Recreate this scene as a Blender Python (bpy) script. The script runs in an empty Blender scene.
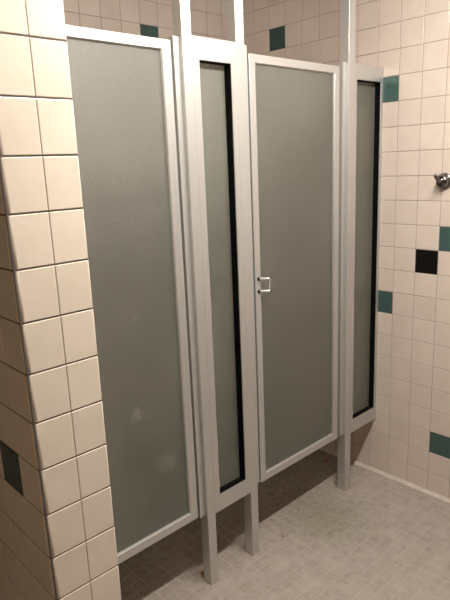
import bpy, bmesh, math, random
from mathutils import Vector, Matrix
random.seed(7)
sc = bpy.context.scene
COL = sc.collection
U = 0.11            # wall tile module
YF = 0.078          # front plane of the shower posts
YB = 1.04           # back wall of the shower

# ------------------------------------------------------------------ materials
def new_mat(name):
    m = bpy.data.materials.new(name); m.use_nodes = True
    nt = m.node_tree; b = nt.nodes['Principled BSDF']
    return m, nt, b

def ramp(nt, src, stops):
    r = nt.nodes.new('ShaderNodeValToRGB')
    while len(r.color_ramp.elements) < len(stops): r.color_ramp.elements.new(0.5)
    for e, (p, c) in zip(r.color_ramp.elements, stops):
        e.position = p; e.color = (*c, 1)
    nt.links.new(src, r.inputs[0])
    return r

def noise(nt, scale, detail=3, rough=.5, vec=None):
    n = nt.nodes.new('ShaderNodeTexNoise')
    n.inputs['Scale'].default_value = scale; n.inputs['Detail'].default_value = detail
    n.inputs['Roughness'].default_value = rough
    if vec is None:
        t = nt.nodes.new('ShaderNodeTexCoord'); vec = t.outputs['Object']
    nt.links.new(vec, n.inputs['Vector'])
    return n

def bump(nt, b, height, strength, dist):
    bp = nt.nodes.new('ShaderNodeBump')
    bp.inputs['Strength'].default_value = strength; bp.inputs['Distance'].default_value = dist
    nt.links.new(height, bp.inputs['Height']); nt.links.new(bp.outputs['Normal'], b.inputs['Normal'])

def mixc(nt, fac, a, b_, mode='MIX'):
    m = nt.nodes.new('ShaderNodeMix'); m.data_type = 'RGBA'; m.blend_type = mode
    for s, v in ((m.inputs[0], fac), (m.inputs[6], a), (m.inputs[7], b_)):
        if hasattr(v, 'links'): nt.links.new(v, s)
        elif isinstance(v, tuple): s.default_value = (*v, 1)
        else: s.default_value = v
    return m.outputs[2]

def tile_mat(name, col, var=.06, rough=.16):
    m, nt, b = new_mat(name)
    g = nt.nodes.new('ShaderNodeNewGeometry')
    lo = tuple(c*(1-var) for c in col); hi = tuple(min(1, c*(1+var)) for c in col)
    r = ramp(nt, g.outputs['Random Per Island'], [(0, lo), (1, hi)])
    n = noise(nt, 9, 4)
    r2 = ramp(nt, n.outputs['Fac'], [(.3, (.94, .93, .91)), (.7, (1, 1, 1))])
    nt.links.new(mixc(nt, 1.0, r.outputs[0], r2.outputs[0], 'MULTIPLY'), b.inputs['Base Color'])
    b.inputs['Roughness'].default_value = rough
    n2 = noise(nt, 14, 2)
    bump(nt, b, n2.outputs['Fac'], .12, .01)
    return m

def plain_mat(name, col, rough=.5, metal=0., var=.05, nscale=20):
    m, nt, b = new_mat(name)
    n = noise(nt, nscale, 4)
    r = ramp(nt, n.outputs['Fac'], [(.3, tuple(c*(1-var) for c in col)), (.7, tuple(min(1, c*(1+var)) for c in col))])
    nt.links.new(r.outputs[0], b.inputs['Base Color'])
    b.inputs['Roughness'].default_value = rough; b.inputs['Metallic'].default_value = metal
    return m

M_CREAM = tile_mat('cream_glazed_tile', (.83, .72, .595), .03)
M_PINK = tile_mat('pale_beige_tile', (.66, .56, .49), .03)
M_TEAL = tile_mat('teal_tile', (.05, .098, .092), .05)
M_DTEAL = tile_mat('dark_green_tile', (.022, .068, .064), .05)
M_BLACK = tile_mat('black_tile', (.004, .004, .004), 0, .3)
M_GROUT = plain_mat('wall_grout', (.36, .285, .24), .85, 0, .15, 30)
M_GROUT2 = plain_mat('grey_grout', (.13, .10, .08), .85, 0, .2, 30)
M_PAINT = plain_mat('ceiling_paint', (.38, .36, .33), .8)
M_CAULK = plain_mat('cream_sealant', (.58, .51, .44), .45, 0, .12, 25)
M_ALU = plain_mat('satin_aluminium', (.575, .565, .54), .42, .68, .01, 60)
M_SEAL = plain_mat('black_rubber', (.003, .003, .003), .7)
M_SEAL.node_tree.nodes['Principled BSDF'].inputs['Specular IOR Level'].default_value = .08
M_BLACK.node_tree.nodes['Principled BSDF'].inputs['Specular IOR Level'].default_value = .25
M_CHROME = plain_mat('chrome', (.24, .225, .21), .24, 1.0, .02)
M_HANDLE = plain_mat('bright_chrome', (.85, .84, .82), .25, .7, .02)
M_RED = plain_mat('red_scrap', (.42, .015, .03), .6)
M_YEL = plain_mat('ochre_scrap', (.55, .30, .05), .6, 0, .3, 90)
M_THREAD = plain_mat('dark_thread', (.05, .015, .02), .8)
M_WHITE = plain_mat('white_enamel', (.8, .8, .78), .4)

# mosaic floor
def floor_mat():
    m, nt, b = new_mat('grey_mosaic_floor')
    tc = nt.nodes.new('ShaderNodeTexCoord')
    br = nt.nodes.new('ShaderNodeTexBrick')
    br.offset = 0; br.squash = 1
    br.inputs['Scale'].default_value = 1.0
    br.inputs['Brick Width'].default_value = .052; br.inputs['Row Height'].default_value = .052
    br.inputs['Mortar Size'].default_value = .0022; br.inputs['Mortar Smooth'].default_value = .3
    br.inputs['Bias'].default_value = 0
    br.inputs['Color1'].default_value = (.31, .262, .225, 1)
    br.inputs['Color2'].default_value = (.335, .285, .245, 1)
    br.inputs['Mortar'].default_value = (.44, .375, .32, 1)
    nt.links.new(tc.outputs['Object'], br.inputs['Vector'])
    n1 = noise(nt, 5, 6, .65)
    r1 = ramp(nt, n1.outputs['Fac'], [(.3, (.85, .855, .83)), (.5, (.98, .98, .98)), (.7, (1.06, 1.05, 1.05))])
    c = mixc(nt, 1.0, br.outputs['Color'], r1.outputs[0], 'MULTIPLY')
    n2 = noise(nt, 38, 5, .7)
    r2 = ramp(nt, n2.outputs['Fac'], [(.36, (.66, .66, .62)), (.54, (1, 1, 1))])
    c = mixc(nt, .7, c, r2.outputs[0], 'MULTIPLY')
    # chalky soap residue that hides the joints in patches
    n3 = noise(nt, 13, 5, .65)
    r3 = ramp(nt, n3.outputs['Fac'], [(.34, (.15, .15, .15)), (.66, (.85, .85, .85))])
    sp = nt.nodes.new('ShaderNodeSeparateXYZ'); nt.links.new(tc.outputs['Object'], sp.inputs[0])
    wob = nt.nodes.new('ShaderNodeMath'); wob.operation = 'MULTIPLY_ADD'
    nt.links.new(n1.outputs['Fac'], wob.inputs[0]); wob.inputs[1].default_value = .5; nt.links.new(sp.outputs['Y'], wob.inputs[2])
    rw = ramp(nt, wob.outputs[0], [(.30, (1, 1, 1)), (.52, (0, 0, 0))])  # residue fades out behind the posts; the darker colour deepens the stall's shade
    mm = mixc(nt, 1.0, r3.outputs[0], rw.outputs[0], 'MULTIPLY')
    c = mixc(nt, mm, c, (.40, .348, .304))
    # grimy trodden patch between the two right-hand posts
    vd = nt.nodes.new('ShaderNodeVectorMath'); vd.operation = 'DISTANCE'
    nt.links.new(tc.outputs['Object'], vd.inputs[0]); vd.inputs[1].default_value = (-.50, .03, 0)
    wb = nt.nodes.new('ShaderNodeMath'); wb.operation = 'MULTIPLY_ADD'
    nt.links.new(n2.outputs['Fac'], wb.inputs[0]); wb.inputs[1].default_value = .35; nt.links.new(vd.outputs['Value'], wb.inputs[2])
    rg = ramp(nt, wb.outputs[0], [(.22, (.74, .76, .70)), (.46, (1, 1, 1))])
    c = mixc(nt, 1.0, c, rg.outputs[0], 'MULTIPLY')
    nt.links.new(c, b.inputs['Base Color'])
    b.inputs['Roughness'].default_value = .55
    bump(nt, b, br.outputs['Fac'], -.2, .002)
    return m
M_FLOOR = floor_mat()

GF = .58
def glass_mat(name, lo, mid, hi, tint, fac):
    m, nt, b = new_mat(name)
    n0 = noise(nt, 3.2, 5, .6)
    r0 = ramp(nt, n0.outputs['Fac'], [(.3, lo), (.52, mid), (.75, hi)])
    ng = noise(nt, 120, 3, .7)
    rg = ramp(nt, ng.outputs['Fac'], [(.36, (.76, .77, .78)), (.64, (1.22, 1.21, 1.20))])
    col = mixc(nt, 1.0, r0.outputs[0], rg.outputs[0], 'MULTIPLY')
    tc = nt.nodes.new('ShaderNodeTexCoord')
    ns = noise(nt, 26, 4, .7)
    for p, rad in (((-1.438, .098, .818), .05), ((-1.419, .098, 1.152), .022), ((-1.33, .098, .60), .07)):     # hand smears
        vd = nt.nodes.new('ShaderNodeVectorMath'); vd.operation = 'DISTANCE'
        nt.links.new(tc.outputs['Object'], vd.inputs[0]); vd.inputs[1].default_value = p
        wb = nt.nodes.new('ShaderNodeMath'); wb.operation = 'MULTIPLY_ADD'
        nt.links.new(ns.outputs['Fac'], wb.inputs[0]); wb.inputs[1].default_value = rad*2.2; nt.links.new(vd.outputs['Value'], wb.inputs[2])
        rs = ramp(nt, wb.outputs[0], [(rad*1.25, (.6, .6, .6)), (rad*1.75, (0, 0, 0))])
        col = mixc(nt, rs.outputs[0], col, (.40, .40, .37))
    nt.links.new(col, b.inputs['Base Color'])
    b.inputs['Roughness'].default_value = .4
    b.inputs['Specular IOR Level'].default_value = 1.0
    n = noise(nt, 190, 3, .6)
    bump(nt, b, n.outputs['Fac'], .8, .004)
    g = nt.nodes.new('ShaderNodeBsdfGlass')
    g.inputs['Color'].default_value = (*tint, 1); g.inputs['Roughness'].default_value = .4
    g.inputs['IOR'].default_value = 1.3
    mx = nt.nodes.new('ShaderNodeMixShader'); mx.inputs[0].default_value = fac
    nt.links.new(b.outputs[0], mx.inputs[1]); nt.links.new(g.outputs[0], mx.inputs[2])
    nt.links.new(mx.outputs[0], nt.nodes['Material Output'].inputs[0])
    return m
M_GLASS = glass_mat('obscure_glass', (.168, .180, .150), (.203, .212, .178), (.27, .27, .24), (.95, .935, .92), GF)
M_GLASS2 = glass_mat('green_obscure_glass', (.195, .208, .17), (.23, .24, .20), (.30, .305, .26), (.93, .93, .9), GF)

# ------------------------------------------------------------------ mesh helpers
def finish(name, bm, mats, parent=None, smooth=False):
    me = bpy.data.meshes.new(name)
    bmesh.ops.recalc_face_normals(bm, faces=bm.faces)
    bm.to_mesh(me); bm.free()
    for m in (mats if isinstance(mats, (list, tuple)) else [mats]): me.materials.append(m)
    if smooth:
        for p in me.polygons: p.use_smooth = True
    o = bpy.data.objects.new(name, me); COL.objects.link(o)
    if parent:
        o.parent = parent
        o.matrix_parent_inverse = Matrix.Translation(-parent.location) if parent.type == 'EMPTY' else parent.matrix_parent_inverse
    return o

def box(bm, x0, x1, y0, y1, z0, z1, bev=0., seg=2, mat=0):
    r = bmesh.ops.create_cube(bm, size=1)
    vs = r['verts']
    for v in vs:
        v.co = Vector((x0 + (v.co.x+.5)*(x1-x0), y0 + (v.co.y+.5)*(y1-y0), z0 + (v.co.z+.5)*(z1-z0)))
    fs = {f for v in vs for f in v.link_faces}
    for f in fs: f.material_index = mat
    if bev:
        es = list({e for v in vs for e in v.link_edges})
        bmesh.ops.bevel(bm, geom=es, offset=bev, segments=seg, affect='EDGES', profile=.6)

def tube(bm, pts, rads, n=14, caps=True):
    """swept round section through pts"""
    pts = [Vector(p) for p in pts]
    rings = []
    ref = None
    for i, p in enumerate(pts):
        t = (pts[min(i+1, len(pts)-1)] - pts[max(i-1, 0)]).normalized()
        if ref is None:
            ref = Vector((0, 0, 1)) if abs(t.z) < .9 else Vector((1, 0, 0))
        a = (ref - t*ref.dot(t)).normalized(); bb = t.cross(a); ref = a
        r = rads[i] if isinstance(rads, (list, tuple)) else rads
        rings.append([bm.verts.new(p + (a*math.cos(2*math.pi*k/n) + bb*math.sin(2*math.pi*k/n))*r) for k in range(n)])
    for A, B in zip(rings, rings[1:]):
        for k in range(n):
            bm.faces.new((A[k], A[(k+1) % n], B[(k+1) % n], B[k]))
    if caps:
        bm.faces.new(rings[0][::-1]); bm.faces.new(rings[-1])

def empty(name, loc, label, cat, group=None):
    o = bpy.data.objects.new(name, None); COL.objects.link(o)
    o.location = loc; o.empty_display_size = .1
    o['label'] = label; o['category'] = cat
    if group: o['group'] = group
    return o

def tag(o, label, cat, group=None):
    o['label'] = label; o['category'] = cat
    if group: o['group'] = group
    return o

def structure(o):
    o['kind'] = 'structure'; return o

def tile(bm, path, v0, v1, mat, gu=.0012, gv=.0012, c=.0017, d=.0018):
    """one glazed tile with eased edges. path: list of (point, outward normal) along u; v is +z."""
    pts = [(Vector(p), Vector(n)) for p, n in path]
    t0 = (pts[1][0]-pts[0][0]).normalized(); t1 = (pts[-1][0]-pts[-2][0]).normalized()
    cols = [(pts[0][0]+t0*gu, pts[0][1], d)]
    cols.append((pts[0][0]+t0*(gu+c*.35), pts[0][1], d*.3))
    cols.append((pts[0][0]+t0*(gu+c), pts[0][1], 0))
    cols += [(p, n, 0) for p, n in pts[1:-1]]
    cols.append((pts[-1][0]-t1*(gu+c), pts[-1][1], 0))
    cols.append((pts[-1][0]-t1*(gu+c*.35), pts[-1][1], d*.3))
    cols.append((pts[-1][0]-t1*gu, pts[-1][1], d))
    rows = [(v0+gv, d), (v0+gv+c*.35, d*.3), (v0+gv+c, 0), (v1-gv-c, 0), (v1-gv-c*.35, d*.3), (v1-gv, d)]
    grid = [[bm.verts.new(p - n*max(dd, rd) + Vector((0, 0, z))) for p, n, dd in cols] for z, rd in rows]
    for A, B in zip(grid, grid[1:]):
        for k in range(len(cols)-1):
            f = bm.faces.new((A[k], A[k+1], B[k+1], B[k])); f.material_index = mat; f.smooth = len(pts) > 4 and 2 < k < len(cols)-4

def flat_path(p0, p1, n):
    p0, p1 = Vector(p0), Vector(p1)
    return [(p0, n), (p1, n)]

# ------------------------------------------------------------------ the room
ROOM_Y0, ROOM_X0, H = -2.9, -3.3, 2.53
bm = bmesh.new(); box(bm, ROOM_X0-.1, .1, ROOM_Y0-.1, YB+.1, -.1, 0)
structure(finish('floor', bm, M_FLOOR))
bm = bmesh.new(); box(bm, ROOM_X0-.1, .1, ROOM_Y0-.1, YB+.1, H, H+.1)
structure(finish('ceiling', bm, M_PAINT))

NROW = 24
# right wall: plane x = 0, columns counted from y = 0
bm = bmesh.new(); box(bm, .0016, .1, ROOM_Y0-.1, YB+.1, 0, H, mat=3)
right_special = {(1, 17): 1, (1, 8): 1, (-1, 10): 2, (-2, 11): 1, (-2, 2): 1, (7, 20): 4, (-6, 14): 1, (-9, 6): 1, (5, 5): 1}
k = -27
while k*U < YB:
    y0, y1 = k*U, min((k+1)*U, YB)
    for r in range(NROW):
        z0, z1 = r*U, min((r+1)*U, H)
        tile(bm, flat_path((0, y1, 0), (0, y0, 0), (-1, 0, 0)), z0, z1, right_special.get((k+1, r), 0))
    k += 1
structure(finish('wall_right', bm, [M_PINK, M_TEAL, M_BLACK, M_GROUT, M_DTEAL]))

# shower back wall: plane y = YB
XW0, XW1 = -1.9605, -1.7915     # the two faces of the side wall whose tiled end faces us
YP = -.3074
bm = bmesh.new(); box(bm, ROOM_X0-.1, .0, YB+.0016, YB+.1, 0, H, mat=3)
xk = -.9655
for k in range(-22, 10):
    x0, x1 = xk+k*U, min(xk+(k+1)*U, 0)
    if x1 <= x0: continue
    for r in range(NROW):
        tile(bm, flat_path((x0, YB, 0), (x1, YB, 0), (0, -1, 0)), r*U, min((r+1)*U, H),
             {(3, 20): 1, (-3, 9): 1, (1, 6): 1}.get((k, r), 0))
structure(finish('wall_back', bm, [M_PINK, M_TEAL, M_BLACK, M_GROUT, M_DTEAL]))

# side wall that ends towards us: left face, rounded corner, end face, right face
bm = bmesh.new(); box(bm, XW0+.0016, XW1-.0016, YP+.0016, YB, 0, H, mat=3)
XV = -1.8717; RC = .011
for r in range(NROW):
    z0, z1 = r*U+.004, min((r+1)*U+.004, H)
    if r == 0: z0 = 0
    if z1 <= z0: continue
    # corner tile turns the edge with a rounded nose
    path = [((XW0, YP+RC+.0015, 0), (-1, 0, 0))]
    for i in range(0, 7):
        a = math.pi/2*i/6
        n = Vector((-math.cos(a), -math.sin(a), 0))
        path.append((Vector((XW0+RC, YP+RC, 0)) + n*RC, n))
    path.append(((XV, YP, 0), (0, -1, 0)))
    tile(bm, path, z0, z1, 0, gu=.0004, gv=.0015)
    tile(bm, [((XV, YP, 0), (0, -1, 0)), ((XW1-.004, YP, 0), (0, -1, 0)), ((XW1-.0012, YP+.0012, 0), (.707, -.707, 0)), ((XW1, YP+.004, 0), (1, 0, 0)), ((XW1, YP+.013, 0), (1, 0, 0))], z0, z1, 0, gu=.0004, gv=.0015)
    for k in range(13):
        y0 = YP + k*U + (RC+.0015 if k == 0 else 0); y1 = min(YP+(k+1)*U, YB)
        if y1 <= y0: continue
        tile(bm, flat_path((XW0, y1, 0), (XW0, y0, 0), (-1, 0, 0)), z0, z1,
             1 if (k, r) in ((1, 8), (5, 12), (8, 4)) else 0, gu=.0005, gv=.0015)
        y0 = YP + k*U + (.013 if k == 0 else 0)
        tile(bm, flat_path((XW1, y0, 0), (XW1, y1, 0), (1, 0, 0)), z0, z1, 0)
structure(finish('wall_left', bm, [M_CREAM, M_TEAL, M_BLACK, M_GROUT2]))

# the rest of the room, behind and beside the photographer
bm = bmesh.new(); box(bm, ROOM_X0-.1, ROOM_X0, ROOM_Y0-.1, YB, 0, H)
structure(finish('wall_outer', bm, plain_mat('beige_paint', (.50, .42, .33), .7)))
bm = bmesh.new(); box(bm, ROOM_X0, 0, ROOM_Y0-.1, ROOM_Y0, 0, H)
structure(finish('wall_front', bm, plain_mat('brown_paint', (.14, .12, .10), .7)))

# sealant bead along the foot of the right wall
bm = bmesh.new()
prof = [(0, 0), (-.014, 0), (-.012, .004), (-.008, .006), (-.005, .010), (-.003, .013), (0, .014)]
ends = []
for y in (ROOM_Y0, -1.9, -1.0, -.3, .4, YB):
    ends.append([bm.verts.new((x, y, z)) for x, z in prof])
for A, B in zip(ends, ends[1:]):
    for i in range(len(prof)):
        bm.faces.new((A[i], A[(i+1) % len(prof)], B[(i+1) % len(prof)], B[i]))
bm.faces.new(ends[0]); bm.faces.new(ends[-1][::-1])
structure(finish('trim_1', bm, M_CAULK))

# ------------------------------------------------------------------ shower posts
PD = .044
def post(x0, x1, label, jamb=None, jamb_z=None):
    c = (x0+x1)/2
    r = empty('support_post', (c, YF+PD/2, 0), label, 'post', 'aluminium posts of the shower front')
    bm = bmesh.new(); box(bm, x0, x1, YF, YF+PD, 0, H, .0007, 1)
    finish('square_tube', bm, M_ALU, r)
    bm = bmesh.new()
    # bead of sealant round the foot
    o = .003
    a = [(x0-o, YF-o), (x1+o, YF-o), (x1+o, YF+PD+o), (x0-o, YF+PD+o)]
    b = [(x0-.0002, YF-.0002), (x1+.0002, YF-.0002), (x1+.0002, YF+PD+.0002), (x0-.0002, YF+PD+.0002)]
    A = [bm.verts.new((x, y, 0)) for x, y in a]; B = [bm.verts.new((x, y, .006)) for x, y in b]
    for i in range(4): bm.faces.new((A[i], A[(i+1) % 4], B[(i+1) % 4], B[i]))
    finish('sealant_bead', bm, M_GROUT, r)
    if jamb:
        bm = bmesh.new()
        j0, j1 = jamb
        box(bm, j0, j1, YF+.015, YF+PD-.004, jamb_z[0], jamb_z[1], .002)
        # raised lip of the stop, next to the door
        if j0 < x0: box(bm, j0, j0+.009, YF+.012, YF+.016, jamb_z[0], jamb_z[1], .001)
        finish('door_jamb', bm, M_ALU, r)
    return r
P1 = (-1.175, -1.135); P2 = (-.937, -.896); P3 = (-.272, -.226)
post(*P1, 'square aluminium post between the larger left shower door and the narrow middle glass panel', (-1.2015, P1[0]), (.309, 2.023))
post(*P2, 'square aluminium post beside the shower door with the pull handle, right of the middle panel', (P2[1], -.868), (.315, 2.029))
post(*P3, 'square aluminium post nearest the right tiled wall, carrying the narrow right glass panel', (-.2985, P3[0]), (.309, 2.023))

# ------------------------------------------------------------------ framed glass
def framed(name, label, cat, group, x0, x1, z0, z1, sl, sr, rb, rt, y, depth, recess, gasket):
    """frame of two stiles and two rails with mitred look, obscure pane, optional deep black gasket"""
    r = empty(name, ((x0+x1)/2, y+depth/2, z0), label, cat, group)
    xi0, xi1, zi0, zi1 = x0+sl, x1-sr, z0+rb, z1-rt
    e = .0004
    def bar(nm, quad_o, quad_i):
        # quad_o: outer edge (2 pts), quad_i: inner edge (2 pts): stepped extrusion with mitred ends
        bm = bmesh.new()
        (ax, az), (bx_, bz) = quad_o; (cx, cz), (dx, dz) = quad_i
        steps = ([(0, .0), (.0, -depth+.0004), (.01, -depth), (.97, -depth), (1.0, -depth+.0006), (1.0, 0)] if gasket else
                 [(0, .0), (.0, -depth+.001), (.04, -depth), (.42, -depth), (.45, -depth+.0005), (.93, -depth+.0005), (1.0, -depth+.0025), (1.0, 0)])
        R0, R1 = [], []
        for t, yy in steps:
            R0.append(bm.verts.new((ax+(cx-ax)*t, y+depth+yy, az+(cz-az)*t)))
            R1.append(bm.verts.new((bx_+(dx-bx_)*t, y+depth+yy, bz+(dz-bz)*t)))
        n = len(steps)
        for i in range(n):
            bm.faces.new((R0[i], R0[(i+1) % n], R1[(i+1) % n], R1[i]))
        bm.faces.new(R0); bm.faces.new(R1[::-1])
        return finish(nm, bm, M_ALU, r)
    bar('stile', ((x0, z0), (x0, z1)), ((xi0, zi0), (xi0, zi1)))
    bar('stile', ((x1, z1), (x1, z0)), ((xi1, zi1), (xi1, zi0)))
    bar('top_rail', ((x0+e, z1), (x1-e, z1)), ((xi0+e, zi1), (xi1-e, zi1)))
    bar('bottom_rail', ((x1-e, z0), (x0+e, z0)), ((xi1-e, zi0), (xi0+e, zi0)))
    yg = y + recess
    bm = bmesh.new(); box(bm, xi0+.001, xi1-.001, yg, yg+.005, zi0+.001, zi1-.001)
    finish('glass_pane', bm, M_GLASS2 if gasket else M_GLASS, r)
    bm = bmesh.new()
    w = .0022
    ya, yb = (y+.004, yg) if gasket else (yg-.0035, yg)
    for X0, X1, Z0, Z1 in ((xi0+.0002, xi0+w, zi0+.0002, zi1-.0002), (xi1-w, xi1-.0002, zi0+.0002, zi1-.0002),
                           (xi0+w, xi1-w, zi0+.0002, zi0+w), (xi0+w, xi1-w, zi1-w, zi1-.0002)):
        box(bm, X0, X1, ya, yb-.0003, Z0, Z1)
    if gasket or True:
        finish('glazing_gasket' if gasket else 'glazing_bead', bm, M_SEAL if gasket else M_ALU, r)
    return r

framed('fixed_panel', 'narrow framed obscure glass panel in the middle, between the two shower doors', 'panel',
       'fixed glass panels', P1[1]+.0001, P2[0]-.0001, .303, 2.029, .029, .0255, .069, .071, YF+.0002, .042, .034, True)
framed('fixed_panel', 'narrow framed obscure glass panel at the far right, against the beige tiled wall', 'panel',
       'fixed glass panels', P3[1]+.0001, -.0008, .303, 2.022, .017, .017, .067, .064, YF+.0002, .042, .031, True)
d1 = framed('shower_door', 'large obscure glass shower door at left, half behind the cream tiled wall end', 'door',
       'framed shower doors', -1.776, -1.214, .319, 2.008, .035, .0345, .033, .030, .088, .028, .010, False)
d2 = framed('shower_door', 'obscure glass shower door with small chrome pull handle, right of middle panel', 'door',
       'framed shower doors', -.864, -.3215, .310, 2.003, .033, .0345, .034, .030, .088, .028, .010, False)

# hinge jamb of the left door on the side wall (behind the tiled end)
bm = bmesh.new(); box(bm, -1.7913, -1.779, YF+.004, YF+PD, .309, 2.023, .002)
tag(finish('wall_jamb', bm, M_ALU), 'aluminium wall channel behind the cream tiled wall end, left of the left shower door', 'channel')

# pull handle on the right door
hx, hz0, hz1 = -.845, 1.136, 1.186
hy = .0905
bm = bmesh.new()
out, dx = .035, .027
zz = [(hx, hy, hz0), (hx+dx*.9, hy-out*.9, hz0+.002), (hx+dx*.97, hy-out*.97, hz0+.0025), (hx+dx, hy-out, hz0+.006), (hx+dx, hy-out, hz1-.002),
      (hx+dx*.97, hy-out*.97, hz1+.0015), (hx+dx*.9, hy-out*.9, hz1+.002), (hx, hy, hz1)]
tube(bm, zz, [.0054, .0052, .004, .0022, .0022, .004, .0052, .0054], 12)
hd = finish('pull_handle', bm, M_HANDLE, d2, True); hd['label'] = 'small chrome pull handle'
for z in (hz0, hz1):
    bm = bmesh.new()
    tube(bm, [(hx, hy+.001, z), (hx, hy-.004, z), (hx, hy-.006, z)], [.0078, .0078, .0055], 16)
    w = finish('mounting_washer', bm, M_SEAL); w.parent = hd
    w.matrix_parent_inverse = (Matrix.Translation(d2.location) @ hd.matrix_parent_inverse).inverted()

# ------------------------------------------------------------------ robe hook on the right wall
cy, cz = -.233, 1.516
hk = empty('robe_hook', (0, cy, cz), 'chrome robe hook screwed to the beige tiled right wall', 'hook')
bm = bmesh.new()
tube(bm, [(-.0001, cy, cz), (-.005, cy, cz), (-.008, cy, cz), (-.009, cy, cz)], [.035, .035, .033, .026], 30)
finish('flange', bm, M_CHROME, hk, True)
bm = bmesh.new()
tube(bm, [(-.007, cy, cz), (-.016, cy, cz), (-.026, cy, cz), (-.032, cy, cz), (-.034, cy, cz), (-.030, cy, cz), (-.0295, cy, cz)], [.027, .0265, .025, .0225, .019, .016, .003], 30)
finish('boss', bm, M_CHROME, hk, True)
bm = bmesh.new()
tube(bm, [(-.028, cy, cz-.003), (-.038, cy+.003, cz), (-.050, cy+.007, cz+.009), (-.060, cy+.010, cz+.020), (-.064, cy+.012, cz+.028), (-.066, cy+.0125, cz+.032)],
     [.0085, .0085, .008, .0075, .007, .003], 14)
finish('hook_arm', bm, M_CHROME, hk, True)

# ------------------------------------------------------------------ bits on the floor
def scrap(name, cx, cy, s, h, m, label, seed):
    rnd = random.Random(seed)
    bm = bmesh.new()
    bmesh.ops.create_icosphere(bm, subdivisions=2, radius=1)
    for v in bm.verts:
        k = 1 + rnd.uniform(-.25, .25)
        v.co = Vector((cx + v.co.x*s*k, cy + v.co.y*s*.8*k, max(0.0005, h*.5 + v.co.z*h*.55*k)))
    return tag(finish(name, bm, m, None, True), label, 'litter')
scrap('red_scrap', -.102, .321, .0095, .007, M_RED, 'tiny red scrap on the shaded shower floor near the far right post', 3)
scrap('yellow_scrap', -1.156, .150, .0085, .016, M_YEL, 'small ochre yellow crumb on the floor behind the foot of the left post', 5)
def thread(cx, cy, dx, dy, label):
    bm = bmesh.new()
    tube(bm, [(cx, cy, .0014), (cx+dx*.4, cy+dy*.45, .003), (cx+dx, cy+dy, .0014)], [.0012, .0016, .0010], 8)
    tag(finish('thread', bm, M_THREAD, None, True), label, 'litter', 'dark threads on the floor')
thread(-.553, .143, .010, .014, 'tiny dark red thread on the grey floor just outside the shadow of the handled door')
thread(-.756, .066, .008, .012, 'tiny dark thread on the grey floor right of the second post foot')

# ------------------------------------------------------------------ lamp: a ceiling tube fitting in front of the stalls
LAMP = 150.0
LX, LY, LZ, LL = -1.1, -.76, 2.43, 1.2
fx = empty('ceiling_light', (LX, LY, H), 'white fluorescent ceiling fitting in front of the shower stalls', 'lamp')
bm = bmesh.new(); box(bm, LX-LL/2-.03, LX+LL/2+.03, LY-.065, LY+.065, LZ+.02, H-.0005, .006)
finish('housing', bm, M_WHITE, fx)
M_LAMP = bpy.data.materials.new('lit_diffuser'); M_LAMP.use_nodes = True
nt = M_LAMP.node_tree; nt.nodes.remove(nt.nodes['Principled BSDF'])
em = nt.nodes.new('ShaderNodeEmission'); em.inputs[0].default_value = (1, .95, .885, 1); em.inputs[1].default_value = LAMP
nt.links.new(em.outputs[0], nt.nodes['Material Output'].inputs[0])
bm = bmesh.new()
sec = [(.042*math.cos(a), -.036*math.sin(a)) for a in [math.pi*i/14 for i in range(15)]]
R0 = [bm.verts.new((LX-LL/2, LY+p, LZ+.0195+q)) for p, q in sec]; R1 = [bm.verts.new((LX+LL/2, LY+p, LZ+.0195+q)) for p, q in sec]
for i in range(15): bm.faces.new((R0[i], R0[(i+1) % 15], R1[(i+1) % 15], R1[i]))
bm.faces.new(R0); bm.faces.new(R1[::-1])
finish('lit_diffuser', bm, M_LAMP, fx, True)

w = bpy.data.worlds.new('World'); sc.world = w; w.use_nodes = True
w.node_tree.nodes['Background'].inputs[0].default_value = (.9, .85, .8, 1)
w.node_tree.nodes['Background'].inputs[1].default_value = .0

# ------------------------------------------------------------------ camera
cx, cy, cz, yaw, pit, rol, F = -2.4017, -1.3971, 1.6202, .7464, -.2342, -.0417, 562.95
f = Vector((math.sin(yaw)*math.cos(pit), math.cos(yaw)*math.cos(pit), math.sin(pit)))
r0 = Vector((math.cos(yaw), -math.sin(yaw), 0)); u0 = r0.cross(f)
r = r0*math.cos(rol) + u0*math.sin(rol); u = -r0*math.sin(rol) + u0*math.cos(rol)
cam = bpy.data.cameras.new('camera'); co = bpy.data.objects.new('camera', cam); COL.objects.link(co)
cam.sensor_fit = 'AUTO'; cam.sensor_width = 36; cam.lens = F/600*36; cam.clip_start = .02
co.matrix_world = Matrix(((r.x, u.x, -f.x, cx), (r.y, u.y, -f.y, cy), (r.z, u.z, -f.z, cz), (0, 0, 0, 1)))
sc.camera = co
sc.view_settings.view_transform = 'Standard'
try: sc.view_settings.look = 'None'
except Exception: pass
sc.view_settings.gamma = 1; sc.view_settings.use_curve_mapping = False
sc.view_settings.exposure = 0.0
sc.cycles.use_denoising = True
sc.cycles.max_bounces = 10; sc.cycles.sample_clamp_indirect = 4
